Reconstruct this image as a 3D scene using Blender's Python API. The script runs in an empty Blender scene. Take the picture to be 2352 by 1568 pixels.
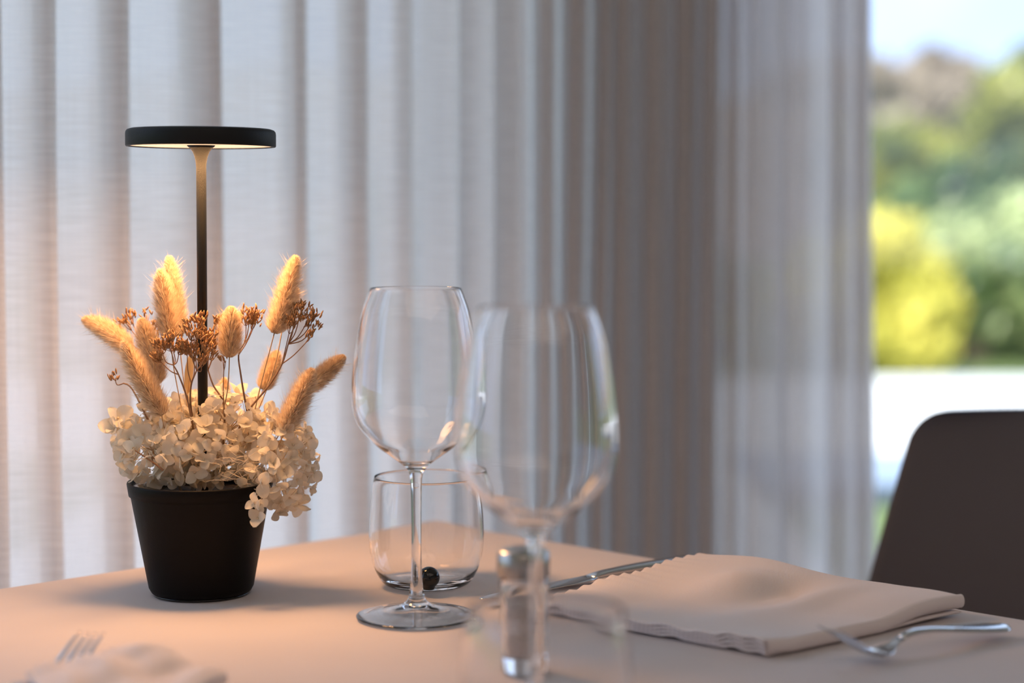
import bpy, math, random
from mathutils import Vector, Matrix, noise
random.seed(7)
sc = bpy.context.scene
COL = sc.collection
W, H, F = 2352, 1568, 4300.0
TZ = 0.75                      # table top
EYE = 0.2754                   # eye height above the table
PITCH = math.radians(3.911)

# ------------------------------------------------------------------ camera
cd = bpy.data.cameras.new('camera')
cam = bpy.data.objects.new('camera', cd); COL.objects.link(cam)
cam.location = (0, 0, TZ + EYE)
cam.rotation_euler = (math.pi / 2 - PITCH, 0, 0)
cd.sensor_width = 36.0
cd.lens = 36.0 * F / W
cd.clip_start = 0.02
cd.clip_end = 500
cd.dof.use_dof = True
cd.dof.focus_distance = 1.335
cd.dof.aperture_fstop = 2.7
cd.dof.aperture_blades = 0
sc.camera = cam

# ------------------------------------------------------------------ world, sun, lamps, exposure
sc.view_settings.view_transform = 'Standard'
sc.view_settings.look = 'None'
sc.view_settings.gamma = 1.0
sc.view_settings.exposure = 0.0
sc.view_settings.use_curve_mapping = False
wd = bpy.data.worlds.new('sky'); sc.world = wd; wd.use_nodes = True
nt = wd.node_tree; nt.nodes.clear()
wo = nt.nodes.new('ShaderNodeOutputWorld'); bg = nt.nodes.new('ShaderNodeBackground')
tc = nt.nodes.new('ShaderNodeTexCoord'); nz = nt.nodes.new('ShaderNodeTexNoise')
nz.inputs['Scale'].default_value = 3.0; nz.inputs['Detail'].default_value = 4
rp = nt.nodes.new('ShaderNodeValToRGB')
rp.color_ramp.elements[0].position = .4; rp.color_ramp.elements[0].color = (.46, .63, 1.0, 1)
rp.color_ramp.elements[1].position = .62; rp.color_ramp.elements[1].color = (.72, .83, 1.0, 1)
nt.links.new(tc.outputs['Generated'], nz.inputs['Vector']); nt.links.new(nz.outputs['Fac'], rp.inputs[0])
nt.links.new(rp.outputs[0], bg.inputs['Color']); nt.links.new(bg.outputs[0], wo.inputs['Surface'])
bg.inputs['Strength'].default_value = 1.9
def light(name, kind, loc, energy, color, aim=None, **kw):
    l = bpy.data.lights.new(name, kind); l.energy = energy; l.color = color
    for k, v in kw.items(): setattr(l, k, v)
    o = bpy.data.objects.new(name, l); COL.objects.link(o); o.location = loc
    if aim is not None: o.rotation_euler = Vector(aim).to_track_quat('-Z', 'Y').to_euler()
    return o
light('sun', 'SUN', (0, -5, 20), 8.0, (1.0, .94, .84), aim=(.25, .68, -.72), angle=.009)
# added soft fill light with no fixture, behind and above the camera
light('room_fill_light', 'AREA', (.9, -1.2, 2.55), 22, (1.0, .78, .66), aim=(0, 0, -1), shape='RECTANGLE', size=3.6, size_y=2.4)
LAMP_W = 1.95
cy = sc.cycles
cy.use_denoising = True
cy.max_bounces = 16; cy.transmission_bounces = 14; cy.glossy_bounces = 6; cy.diffuse_bounces = 5
cy.transparent_max_bounces = 32
cy.sample_clamp_indirect = 6.0
cy.caustics_reflective = True; cy.caustics_refractive = True; cy.blur_glossy = .3

# ------------------------------------------------------------------ helpers
_fw = Vector((0, math.cos(PITCH), -math.sin(PITCH))); _up = Vector((0, math.sin(PITCH), math.cos(PITCH)))
CAM = Vector((0, 0, TZ + EYE))
def ray(px, py): return Vector((1, 0, 0)) * ((px - W / 2) / F) - _up * ((py - H / 2) / F) + _fw
def P(px, py, Y):
    r = ray(px, py); return CAM + r * (Y / r.y)
def T(px, py, z=0.0):          # point on the plane z above the table
    r = ray(px, py); return CAM + r * ((z - EYE) / r.z)

def props(o, label=None, cat=None, group=None, kind=None):
    if label: o['label'] = label
    if cat: o['category'] = cat
    if group: o['group'] = group
    if kind: o['kind'] = kind
    return o
def empty(name, loc, label, cat, group=None, rz=0):
    o = bpy.data.objects.new(name, None); COL.objects.link(o); o.location = loc; o.rotation_euler = (0, 0, rz)
    o.empty_display_size = .02
    return props(o, label, cat, group)
class MB:
    def __init__(s): s.v = []; s.f = []; s.uv = None
    def add(s, vs, fs):
        b = len(s.v); s.v += [tuple(x) for x in vs]; s.f += [tuple(i + b for i in q) for q in fs]
    def box(s, c, d, M=None):
        vs = [Vector((c[0] + sx * d[0] / 2, c[1] + sy * d[1] / 2, c[2] + sz * d[2] / 2)) for sx in (-1, 1) for sy in (-1, 1) for sz in (-1, 1)]
        if M is not None: vs = [M @ v for v in vs]
        s.add(vs, [(0, 1, 3, 2), (4, 6, 7, 5), (0, 4, 5, 1), (2, 3, 7, 6), (0, 2, 6, 4), (1, 5, 7, 3)])
    def grid(s, rows):          # rows: list of lists of points
        b = len(s.v); m = len(rows[0])
        for r in rows: s.v += [tuple(p) for p in r]
        for i in range(len(rows) - 1):
            for j in range(m - 1):
                a = b + i * m + j; s.f.append((a, a + 1, a + m + 1, a + m))
    def lathe(s, prof, n=64, c=(0, 0, 0), closed=False):
        b = len(s.v); m = len(prof)
        prof = [(0.0 if r < 1.5e-4 else r, z) for r, z in prof]
        for k in range(n):
            a = 2 * math.pi * k / n; ca, sa = math.cos(a), math.sin(a)
            for r, z in prof: s.v.append((c[0] + r * ca, c[1] + r * sa, c[2] + z))
        for k in range(n):
            k2 = (k + 1) % n
            for j in range(m if closed else m - 1):
                j2 = (j + 1) % m
                s.f.append((b + k * m + j, b + k2 * m + j, b + k2 * m + j2, b + k * m + j2))
    def tube(s, pts, rad, n=6, caps=True):
        pts = [Vector(p) for p in pts]; m = len(pts)
        if not isinstance(rad, (list, tuple)): rad = [rad] * m
        b = len(s.v); up = None
        for i, p in enumerate(pts):
            t = (pts[min(i + 1, m - 1)] - pts[max(i - 1, 0)]).normalized()
            if up is None: up = t.orthogonal().normalized()
            up = (up - t * up.dot(t)).normalized(); w = t.cross(up)
            for k in range(n):
                a = 2 * math.pi * k / n; s.v.append(tuple(p + (up * math.cos(a) + w * math.sin(a)) * rad[i]))
        for i in range(m - 1):
            for k in range(n):
                k2 = (k + 1) % n
                s.f.append((b + i * n + k, b + i * n + k2, b + (i + 1) * n + k2, b + (i + 1) * n + k))
        if caps:
            s.f.append(tuple(b + k for k in reversed(range(n)))); s.f.append(tuple(b + (m - 1) * n + k for k in range(n)))
    def loft(s, secs, n=12, e=2.6):   # secs: (x, z, width, thickness, dish)
        b = len(s.v)
        for x, z, w, t, dish in secs:
            for k in range(n):
                a = 2 * math.pi * k / n; c, q = math.cos(a), math.sin(a)
                yy = math.copysign(abs(c) ** (2 / e), c) * w / 2; zz = math.copysign(abs(q) ** (2 / e), q) * t / 2
                s.v.append((x, yy, z + zz + dish * (2 * yy / max(w, 1e-6)) ** 2))
        for i in range(len(secs) - 1):
            for k in range(n):
                k2 = (k + 1) % n
                s.f.append((b + i * n + k, b + i * n + k2, b + (i + 1) * n + k2, b + (i + 1) * n + k))
        s.f.append(tuple(b + k for k in reversed(range(n)))); s.f.append(tuple(b + (len(secs) - 1) * n + k for k in range(n)))
    def mesh(s, name, mat, smooth=True):
        me = bpy.data.meshes.new(name); me.from_pydata(s.v, [], s.f)
        if mat: me.materials.append(mat)
        if smooth:
            for p in me.polygons: p.use_smooth = True
        me.update(); return me
    def build(s, name, mat, parent=None, smooth=True, **kw):
        o = bpy.data.objects.new(name, s.mesh(name, mat, smooth)); COL.objects.link(o)
        if parent: o.parent = parent
        props(o, **kw); return o
def fixn(o):
    import bmesh
    bm = bmesh.new(); bm.from_mesh(o.data); bmesh.ops.remove_doubles(bm, verts=bm.verts, dist=2e-7); bmesh.ops.recalc_face_normals(bm, faces=bm.faces)
    if bm.calc_volume(signed=True) < 0: bmesh.ops.reverse_faces(bm, faces=bm.faces)
    bm.to_mesh(o.data); bm.free(); return o
def bevel(o, w, n=3):
    m = o.modifiers.new('bevel', 'BEVEL'); m.width = w; m.segments = n; m.limit_method = 'ANGLE'; return o
def sub(o, n=1):
    m = o.modifiers.new('subdivision', 'SUBSURF'); m.levels = n; m.render_levels = n; return o
def spline(pts, k=8):
    out = []; n = len(pts)
    pts = [tuple(p) for p in pts]
    for i in range(n - 1):
        p0, p1, p2, p3 = pts[max(i - 1, 0)], pts[i], pts[i + 1], pts[min(i + 2, n - 1)]
        for j in range(k):
            t = j / k
            out.append(tuple(.5 * (2 * b + (c - a) * t + (2 * a - 5 * b + 4 * c - d) * t * t + (3 * b - a - 3 * c + d) * t ** 3) for a, b, c, d in zip(p0, p1, p2, p3)))
    out.append(pts[-1]); return out

# ------------------------------------------------------------------ materials
def mat(name):
    m = bpy.data.materials.new(name); m.use_nodes = True; return m, m.node_tree, m.node_tree.nodes['Principled BSDF']
def pbr(name, col, rough=.5, metal=0, noise_s=None, var=.1, bump=0, bump_s=None, coords='Object', **kw):
    m, t, b = mat(name)
    b.inputs['Base Color'].default_value = (*col, 1); b.inputs['Roughness'].default_value = rough; b.inputs['Metallic'].default_value = metal
    for k, v in kw.items(): b.inputs[k.replace('_', ' ')].default_value = v
    c = t.nodes.new('ShaderNodeTexCoord')
    if noise_s:
        n = t.nodes.new('ShaderNodeTexNoise'); n.inputs['Scale'].default_value = noise_s; n.inputs['Detail'].default_value = 5
        r = t.nodes.new('ShaderNodeValToRGB'); r.color_ramp.elements[0].position = .3; r.color_ramp.elements[1].position = .7
        r.color_ramp.elements[0].color = (*[x * (1 - var) for x in col], 1); r.color_ramp.elements[1].color = (*[min(1, x * (1 + var)) for x in col], 1)
        t.links.new(c.outputs[coords], n.inputs['Vector']); t.links.new(n.outputs['Fac'], r.inputs[0]); t.links.new(r.outputs[0], b.inputs['Base Color'])
    if bump:
        n = t.nodes.new('ShaderNodeTexNoise'); n.inputs['Scale'].default_value = bump_s or 200; n.inputs['Detail'].default_value = 3
        k = t.nodes.new('ShaderNodeBump'); k.inputs['Strength'].default_value = bump; k.inputs['Distance'].default_value = .001
        t.links.new(c.outputs[coords], n.inputs['Vector']); t.links.new(n.outputs['Fac'], k.inputs['Height']); t.links.new(k.outputs[0], b.inputs['Normal'])
    return m
def leafy(name, col, col2, trans=.5, rough=.6, noise_s=40, spec=.3):   # diffuse + translucent petals, fur, leaves
    m, t, b = mat(name); out = t.nodes['Material Output']
    c = t.nodes.new('ShaderNodeTexCoord'); n = t.nodes.new('ShaderNodeTexNoise'); n.inputs['Scale'].default_value = noise_s
    r = t.nodes.new('ShaderNodeValToRGB'); r.color_ramp.elements[0].position = .35; r.color_ramp.elements[1].position = .65
    r.color_ramp.elements[0].color = (*col, 1); r.color_ramp.elements[1].color = (*col2, 1)
    t.links.new(c.outputs['Object'], n.inputs['Vector']); t.links.new(n.outputs['Fac'], r.inputs[0])
    t.links.new(r.outputs[0], b.inputs['Base Color']); b.inputs['Roughness'].default_value = rough; b.inputs['Specular IOR Level'].default_value = spec
    tr = t.nodes.new('ShaderNodeBsdfTranslucent'); t.links.new(r.outputs[0], tr.inputs['Color'])
    mx = t.nodes.new('ShaderNodeMixShader'); mx.inputs[0].default_value = trans
    t.links.new(b.outputs[0], mx.inputs[1]); t.links.new(tr.outputs[0], mx.inputs[2]); t.links.new(mx.outputs[0], out.inputs['Surface'])
    return m
def math_(t, op, a, b=None, clamp=False):
    n = t.nodes.new('ShaderNodeMath'); n.operation = op; n.use_clamp = clamp
    for i, x in enumerate((a, b)):
        if x is None: continue
        if isinstance(x, (int, float)): n.inputs[i].default_value = x
        else: t.links.new(x, n.inputs[i])
    return n.outputs[0]
def cloth(name, col, pitch=.0011, var=.10, bump=.35, coords='Object'):   # twill woven cloth
    m, t, b = mat(name)
    b.inputs['Roughness'].default_value = .85; b.inputs['Specular IOR Level'].default_value = .15
    b.inputs['Sheen Weight'].default_value = .15
    c = t.nodes.new('ShaderNodeTexCoord'); s = t.nodes.new('ShaderNodeSeparateXYZ'); t.links.new(c.outputs[coords], s.inputs[0])
    k = 2 * math.pi / pitch
    a1 = math_(t, 'SINE', math_(t, 'MULTIPLY', math_(t, 'ADD', s.outputs[0], math_(t, 'MULTIPLY', s.outputs[1], .55)), k))
    a2 = math_(t, 'SINE', math_(t, 'MULTIPLY', math_(t, 'SUBTRACT', s.outputs[1], math_(t, 'MULTIPLY', s.outputs[0], .35)), k * .8))
    h = math_(t, 'ADD', math_(t, 'MULTIPLY', math_(t, 'MULTIPLY', a1, a2), .3), .5)
    n = t.nodes.new('ShaderNodeTexNoise'); n.inputs['Scale'].default_value = 9; n.inputs['Detail'].default_value = 6
    t.links.new(c.outputs[coords], n.inputs['Vector'])
    f = math_(t, 'ADD', math_(t, 'MULTIPLY', h, .7), math_(t, 'MULTIPLY', n.outputs['Fac'], .3), True)
    r = t.nodes.new('ShaderNodeValToRGB'); r.color_ramp.elements[0].position = .25; r.color_ramp.elements[1].position = .75
    r.color_ramp.elements[0].color = (*[x * (1 - var * 1.6) for x in col], 1); r.color_ramp.elements[1].color = (*[min(1, x * (1 + var * .5)) for x in col], 1)
    t.links.new(f, r.inputs[0]); t.links.new(r.outputs[0], b.inputs['Base Color'])
    bp = t.nodes.new('ShaderNodeBump'); bp.inputs['Strength'].default_value = bump; bp.inputs['Distance'].default_value = .0003
    t.links.new(h, bp.inputs['Height']); t.links.new(bp.outputs[0], b.inputs['Normal'])
    return m
def curtain_mat():
    m, t, b = mat('sheer linen'); out = t.nodes['Material Output']; t.nodes.remove(b)
    uv = t.nodes.new('ShaderNodeUVMap'); uv.uv_map = 'UVMap'
    def thread(sx, sy, det=2):
        mp = t.nodes.new('ShaderNodeMapping'); mp.inputs['Scale'].default_value = (sx, sy, 1); t.links.new(uv.outputs[0], mp.inputs['Vector'])
        n = t.nodes.new('ShaderNodeTexNoise'); n.inputs['Scale'].default_value = 1; n.inputs['Detail'].default_value = det
        t.links.new(mp.outputs[0], n.inputs['Vector']); return n.outputs['Fac']
    hz, vt = thread(26, 560), thread(420, 5)
    w = math_(t, 'ADD', math_(t, 'MULTIPLY', hz, .7), math_(t, 'MULTIPLY', vt, .3))
    r = t.nodes.new('ShaderNodeValToRGB'); r.color_ramp.elements[0].position = .3; r.color_ramp.elements[1].position = .7
    r.color_ramp.elements[0].color = (.76, .715, .70, 1); r.color_ramp.elements[1].color = (.90, .865, .85, 1)
    t.links.new(w, r.inputs[0])
    d = t.nodes.new('ShaderNodeBsdfDiffuse'); tr = t.nodes.new('ShaderNodeBsdfTranslucent'); tp = t.nodes.new('ShaderNodeBsdfTransparent')
    t.links.new(r.outputs[0], d.inputs[0]); t.links.new(r.outputs[0], tr.inputs[0])
    m1 = t.nodes.new('ShaderNodeMixShader'); m1.inputs[0].default_value = .63
    t.links.new(d.outputs[0], m1.inputs[1]); t.links.new(tr.outputs[0], m1.inputs[2])
    m2 = t.nodes.new('ShaderNodeMixShader')
    fac = math_(t, 'SUBTRACT', .155, math_(t, 'MULTIPLY', w, .22), True); t.links.new(fac, m2.inputs[0])
    t.links.new(m1.outputs[0], m2.inputs[1]); t.links.new(tp.outputs[0], m2.inputs[2]); t.links.new(m2.outputs[0], out.inputs['Surface'])
    return m
def glass(name, col=(1, 1, 1), ior=1.5, rough=0):
    m, t, b = mat(name); out = t.nodes['Material Output']; t.nodes.remove(b)
    g = t.nodes.new('ShaderNodeBsdfGlass'); g.inputs['Color'].default_value = (*col, 1); g.inputs['IOR'].default_value = ior; g.inputs['Roughness'].default_value = rough
    t.links.new(g.outputs[0], out.inputs['Surface']); return m
def pane_mat():
    m, t, b = mat('window pane glass'); out = t.nodes['Material Output']; t.nodes.remove(b)
    g = t.nodes.new('ShaderNodeBsdfGlossy'); g.inputs['Roughness'].default_value = .0; tp = t.nodes.new('ShaderNodeBsdfTransparent')
    tp.inputs[0].default_value = (.96, .98, .97, 1)
    fr = t.nodes.new('ShaderNodeFresnel'); fr.inputs['IOR'].default_value = 1.45
    mx = t.nodes.new('ShaderNodeMixShader'); t.links.new(fr.outputs[0], mx.inputs[0]); t.links.new(tp.outputs[0], mx.inputs[1]); t.links.new(g.outputs[0], mx.inputs[2])
    t.links.new(mx.outputs[0], out.inputs['Surface']); return m
M = {}
M['cloth'] = cloth('tablecloth twill', (.63, .565, .555))
M['napkin'] = cloth('napkin twill', (.78, .69, .67), pitch=.0013, bump=.5)
M['curtain'] = curtain_mat()
M['glass'] = glass('clear crystal', ior=1.48)
M['pane'] = pane_mat()
M['black'] = pbr('black powder coat', (.009, .010, .011), .5, bump=.25, bump_s=1500, Specular_IOR_Level=.25)
M['pot'] = pbr('black plastic pot', (.005, .004, .004), .5, bump=.1, bump_s=900, Specular_IOR_Level=.12)
M['gloss'] = pbr('glossy black', (.004, .004, .005), .05)
M['steel'] = pbr('polished steel', (.62, .62, .63), .14, 1, bump=.02, bump_s=300)
M['capsteel'] = pbr('brushed steel cap', (.42, .40, .38), .28, 1, bump=.05, bump_s=600)
M['salt'] = pbr('ground seasoning', (.52, .44, .40), .9, noise_s=900, var=.35)
M['soil'] = pbr('potting moss', (.035, .025, .018), .95, noise_s=120, var=.5, bump=.8, bump_s=250)
M['petal'] = leafy('cream petal', (.80, .72, .60), (.90, .84, .72), .45, .6, 60)
M['fur'] = leafy('beige plume', (.68, .52, .36), (.94, .81, .62), .45, .7, 350, .1)
M['core'] = pbr('plume core', (.40, .27, .16), .9, noise_s=300, var=.3)
M['stem'] = pbr('dry brown stem', (.30, .16, .085), .7, noise_s=150, var=.3)
M['strawstem'] = pbr('straw stem', (.50, .34, .20), .7, noise_s=150, var=.25)
M['pedicel'] = pbr('pale pedicel', (.70, .56, .40), .7, noise_s=100)
M['bud'] = leafy('dry rust bud', (.30, .155, .070), (.50, .30, .15), .15, .7, 500)
M['chair'] = pbr('taupe moulded seat shell', (.066, .060, .072), .42, noise_s=6, var=.06, bump=.06, bump_s=700)
M['chairleg'] = pbr('dark chair leg', (.05, .045, .04), .4)
M['wood'] = pbr('table wood', (.20, .12, .07), .5, noise_s=12, var=.3)
M['wall'] = pbr('warm white plaster', (.70, .65, .60), .9, noise_s=4, var=.04)
M['ceiling'] = pbr('white ceiling', (.78, .75, .71), .9, noise_s=3, var=.03)
M['floor'] = pbr('oak floor', (.30, .21, .15), .45, noise_s=5, var=.25)
M['frame'] = pbr('grey window frame', (.25, .25, .25), .4)
M['paving'] = pbr('pale paving', (.80, .80, .80), .9, noise_s=3, var=.05)
M['bluestrip'] = pbr('blue grey slab', (.30, .38, .50), .7, noise_s=4, var=.08)
M['kerb'] = pbr('dark kerb', (.05, .07, .09), .8, noise_s=8, var=.3)
M['lawn'] = pbr('lawn', (.12, .17, .05), .9, noise_s=2.5, var=.3)
M['hill'] = pbr('dry hillside', (.30, .235, .17), .95, noise_s=.12, var=.35)
M['bark'] = pbr('bark', (.10, .07, .05), .9, noise_s=6, var=.3)

# lamp diffuser: it gives off light
m_, t_, b_ = mat('lit diffuser'); b_.inputs['Base Color'].default_value = (.9, .8, .65, 1)
b_.inputs['Emission Color'].default_value = (1, .62, .34, 1); b_.inputs['Emission Strength'].default_value = 1.1
M['diffuser'] = m_

# ------------------------------------------------------------------ room frame: s along the window wall, t into the room
U = Vector((.7256, .6881, 0)); N = Vector((-.6881, .7256, 0))
CUR0 = Vector((-.45, 1.53, 0))                 # a point on the curtain line
WALL = .10                                       # wall plane behind the curtain line
def R(s, t, z): return CUR0 + N * (WALL - t) + U * s + Vector((0, 0, z))
def rbox(mb, s0, s1, t0, t1, z0, z1):
    vs = [R(s, t, z) for s in (s0, s1) for t in (t0, t1) for z in (z0, z1)]
    mb.add(vs, [(0, 1, 3, 2), (4, 6, 7, 5), (0, 4, 5, 1), (2, 3, 7, 6), (0, 2, 6, 4), (1, 5, 7, 3)])
def struct(name, mb, m, parent=None, **kw):
    o = mb.build(name, m, parent, smooth=False)
    if not parent: o['kind'] = 'structure'
    return fixn(o)
ZC = 2.6
S0, S1, TB = -3.0, 5.0, 6.0
mb = MB(); rbox(mb, S0, S1, -.02, TB, -.06, 0); struct('floor', mb, M['floor'])
mb = MB(); rbox(mb, S0 - .2, S1 + .2, -.35, TB + .2, ZC, ZC + .15); struct('ceiling', mb, M['ceiling'])
mb = MB(); rbox(mb, S0 - .2, S0, -.2, TB + .2, 0, ZC); struct('wall_left', mb, M['wall'])
mb = MB(); rbox(mb, S1, S1 + .2, 3.2, TB + .2, 0, ZC); rbox(mb, S1, S1 + .2, -.2, 3.2, 2.42, ZC); rbox(mb, S1, S1 + .2, -.2, .1, 0, 2.42); struct('wall_right', mb, M['wall'])
mb = MB(); rbox(mb, S0, S1, TB, TB + .2, 0, ZC); struct('wall_back', mb, M['wall'])
PIER0, PIER1 = .75, 1.06
mb = MB(); rbox(mb, PIER0, PIER1, -.2, 0, 0, ZC); struct('wall_front', mb, M['wall'])
mb = MB(); rbox(mb, S0, PIER0, -.2, 0, 2.42, ZC); rbox(mb, PIER1, S1, -.2, 0, 2.42, ZC); struct('trim_1', mb, M['wall'])
def window(n, s0, s1, mull):
    fr = MB(); w = .035
    rbox(fr, s0, s1, -.14, -.08, 0.0, .05); rbox(fr, s0, s1, -.14, -.08, 2.37, 2.42)
    for s in [s0 + w / 2, s1 - w / 2] + mull: rbox(fr, s - w / 2, s + w / 2, -.14, -.08, .05, 2.37)
    o = struct('window_%d' % n, fr, M['frame'])
    p = MB(); ed = [s0 + w] + mull + [s1 - w]
    for a, b in zip(ed[:-1], ed[1:]):
        p = MB(); p.add([R(a + w / 2 * (a in mull), -.11, .05), R(b - w / 2 * (b in mull), -.11, .05), R(b - w / 2 * (b in mull), -.11, 2.37), R(a + w / 2 * (a in mull), -.11, 2.37)], [(0, 1, 2, 3)])
        p.build('pane', M['pane'], o, smooth=False)
window(1, S0, PIER0, [-1.3, ]); window(2, PIER1, S1, [3.2])
tr = MB(); rbox(tr, -1.6, 1.5, WALL - .03, WALL + .03, ZC - .02, ZC - .001); struct('trim_2', tr, M['ceiling'])

# ------------------------------------------------------------------ garden
def slab(name, x0, x1, y0, y1, z0, z1, m):
    b = MB(); b.box(((x0 + x1) / 2, (y0 + y1) / 2, (z0 + z1) / 2), (x1 - x0, y1 - y0, z1 - z0)); o = b.build(name, m, smooth=False, kind='structure'); return o
slab('lawn', -40, 40, -14, 46, -.30, -.07, M['lawn'])
slab('bounce_path', -1.55, .95, 1.2, 12.0, -.075, -.04, M['paving'])  # added pale paving, bounces neutral daylight up into the curtain
slab('kerb', .96, 14, 6.95, 7.25, -.08, -.03, M['kerb'])
slab('slab_strip', .96, 14, 7.25, 8.3, -.08, -.035, M['bluestrip'])
slab('terrace', -12, 16, 8.3, 12.0, -.08, -.03, M['paving'])
# hillside: a broad rolling mesh
hb = MB(); rows = []
for i in range(26):
    y = 46 + i * 4.5
    rows.append([Vector((x * 5.0, y, -.2 + 15.0 * (1 - math.exp(-((y - 46) / 55.0) ** 1.4)) * (.72 + .3 * noise.noise(Vector((x * .21, y * .03, 2)))) + .6 * noise.noise(Vector((x * .9, y * .2, 5))))) for x in range(-24, 30)])
hb.grid(rows); hb.build('hillside', M['hill'], kind='structure')

def leaf_mesh_into(mb, p, size, rnd, face=None):
    a = rnd.uniform(0, 6.283); t = rnd.uniform(-1, 1); q = math.sqrt(1 - t * t)
    n = Vector((q * math.cos(a), q * math.sin(a), t))
    if face is not None: n = (n * .55 + face).normalized()
    u = n.orthogonal().normalized(); w = n.cross(u)
    l = size * rnd.uniform(.8, 1.9)
    mb.add([p - u * l, p + w * l * .45 + n * l * .12, p + u * l, p - w * l * .45 + n * l * .12], [(0, 1, 2), (0, 2, 3)])
def shrub(name, label, cat, blobs, leaf, count, m, seed, trunk=True, group=None):
    rnd = random.Random(seed)
    c0 = blobs[0]; base = Vector((c0[0], c0[1], -.07))
    o = empty(name, base, label, cat, group)
    mb = MB()
    tot = sum(b[3] * b[4] * 1.0 for b in blobs)
    clumps = []
    for bx, by, bz, rx, rz in blobs:
        for i in range(max(10, int(26 * rx * rz / .25 * .5))):
            a = rnd.uniform(0, 6.283); t = rnd.uniform(-.9, 1); q = math.sqrt(1 - t * t); k = rnd.uniform(.62, .95)
            clumps.append((bx + q * math.cos(a) * rx * k, by + q * math.sin(a) * rx * k, bz + t * rz * k, rnd.uniform(.13, .26)))
    per = int(count * .8 / max(1, len(clumps)))
    for cx_, cy_, cz_, cr in clumps:
        for i in range(per):
            a = rnd.uniform(0, 6.283); t = rnd.uniform(-1, 1); q = math.sqrt(1 - t * t); d = Vector((q * math.cos(a), q * math.sin(a), t))
            p = Vector((cx_, cy_, cz_)) + d * cr * rnd.uniform(.7, 1.05) - base
            if p.z < .02: p.z = rnd.uniform(.02, .2)
            leaf_mesh_into(mb, p, leaf * .75, rnd, d)
    for bx, by, bz, rx, rz in blobs:
        for i in range(int(count * .35 * rx * rz / tot)):
            a = rnd.uniform(0, 6.283); t = rnd.uniform(-1, 1); q = math.sqrt(1 - t * t)
            d = Vector((q * math.cos(a), q * math.sin(a), t))
            k = .62 + .22 * rnd.random() ** .5 + .15 * noise.noise(d * 2.6 + Vector((bx, by, bz)))
            p = Vector((bx + d.x * rx * k, by + d.y * rx * k, bz + d.z * rz * k)) - base
            if p.z < 0.02: p.z = rnd.uniform(.02, .3)
            leaf_mesh_into(mb, p, leaf, rnd)
    mb.build('foliage', m, o, smooth=False, kind='stuff')
    tm = MB()
    zt = max(b[2] for b in blobs)
    tm.tube([(0, 0, -.02), (.05, .03, (zt + .07) * .4), (0, .05, zt + .07)], [.10, .07, .03], 8)
    for b in blobs[1:]:
        tm.tube([(0, 0, .25), ((b[0] - base.x) * .6, (b[1] - base.y) * .6, b[2] * .6), (b[0] - base.x, b[1] - base.y, b[2])], [.05, .035, .015], 6)
    tm.build('trunk', M['bark'], o)
    return o
L_dark = leafy('dark green leaf', (.014, .038, .012), (.13, .22, .035), .12, .35, 1.8, .5)
L_mid = leafy('olive green leaf', (.045, .075, .012), (.42, .42, .06), .15, .35, 1.6, .5)
L_pale = leafy('pale green leaf', (.04, .10, .02), (.62, .70, .30), .15, .32, 2.2, .6)
L_yel = leafy('yellow blossom', (.38, .36, .04), (.90, .80, .16), .2, .5, 2.0, .3)
L_dry = leafy('bare twig foliage', (.34, .27, .19), (.52, .44, .34), .3, .7, 1.5, .2)
G = lambda px, py, Y: P(px, py, Y)
def blob(px, py, Y, rpx, rzpx=None):
    p = P(px, py, Y); return (p.x, p.y, max(p.z, .2), rpx / F * Y, (rzpx or rpx) / F * Y)
shrub('flowering_shrub', 'yellow blossoming shrub at the lawn edge beside the curtain', 'shrub',
      [blob(2050, 700, 12.9, 110, 150), blob(1985, 610, 13.1, 105, 130), blob(1900, 700, 13.0, 120, 140), blob(2120, 690, 12.8, 70, 90), blob(2050, 780, 12.7, 90, 60)], .05, 9000, L_yel, 1)
shrub('leafy_shrub', 'pale green glossy shrub right of the yellow one', 'shrub',
      [blob(2240, 660, 13.6, 110, 130), blob(2330, 560, 13.9, 100, 110), blob(2180, 590, 14.0, 60, 90), blob(2420, 650, 13.6, 130, 160)], .055, 7000, L_pale, 2)
shrub('evergreen_shrub', 'dark green shrub low against the lawn', 'shrub',
      [blob(2200, 790, 14.3, 110, 60), blob(2330, 770, 14.2, 100, 80), blob(2110, 560, 15.0, 160, 160), blob(2250, 500, 15.2, 150, 130), blob(2440, 760, 14.2, 120, 90)], .05, 12000, L_dark, 3)
shrub('olive_tree', 'tall olive green tree reaching up to the sky', 'tree',
      [blob(2310, 320, 16.5, 100, 140), blob(2400, 260, 16.8, 110, 140), blob(2230, 420, 16.2, 90, 100), blob(2340, 430, 16.0, 140, 120), blob(2350, 200, 16.6, 80, 75)], .07, 9000, L_mid, 4)
shrub('bushy_tree', 'round yellow green tree half behind the curtain edge', 'tree',
      [blob(2060, 400, 17.0, 100, 100), blob(2110, 370, 17.2, 80, 60), blob(1950, 380, 17.2, 110, 110), blob(2010, 450, 16.8, 130, 110)], .07, 7000, L_mid, 5)
shrub('bare_tree', 'bare pale brown tree on the slope behind', 'tree',
      [blob(2180, 240, 24, 90, 70), blob(2050, 190, 25, 110, 50), blob(2160, 170, 26, 100, 50), blob(1900, 200, 26, 150, 60)], .09, 4500, L_dry, 6)
for k, (px, Y, r, m) in enumerate([(1450, 14.5, 190, L_mid), (860, 14.5, 200, L_mid), (270, 14.0, 200, L_dark), (-320, 15, 210, L_dark)]):
    shrub('garden_shrub', 'broad garden shrub seen faintly through the sheer curtain', 'shrub',
          [blob(px, 640, Y, r, 200), blob(px + 150, 700, Y - .3, 130, 150)], .07, 3000, m, 20 + k, group='garden shrubs behind the curtain')

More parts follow.
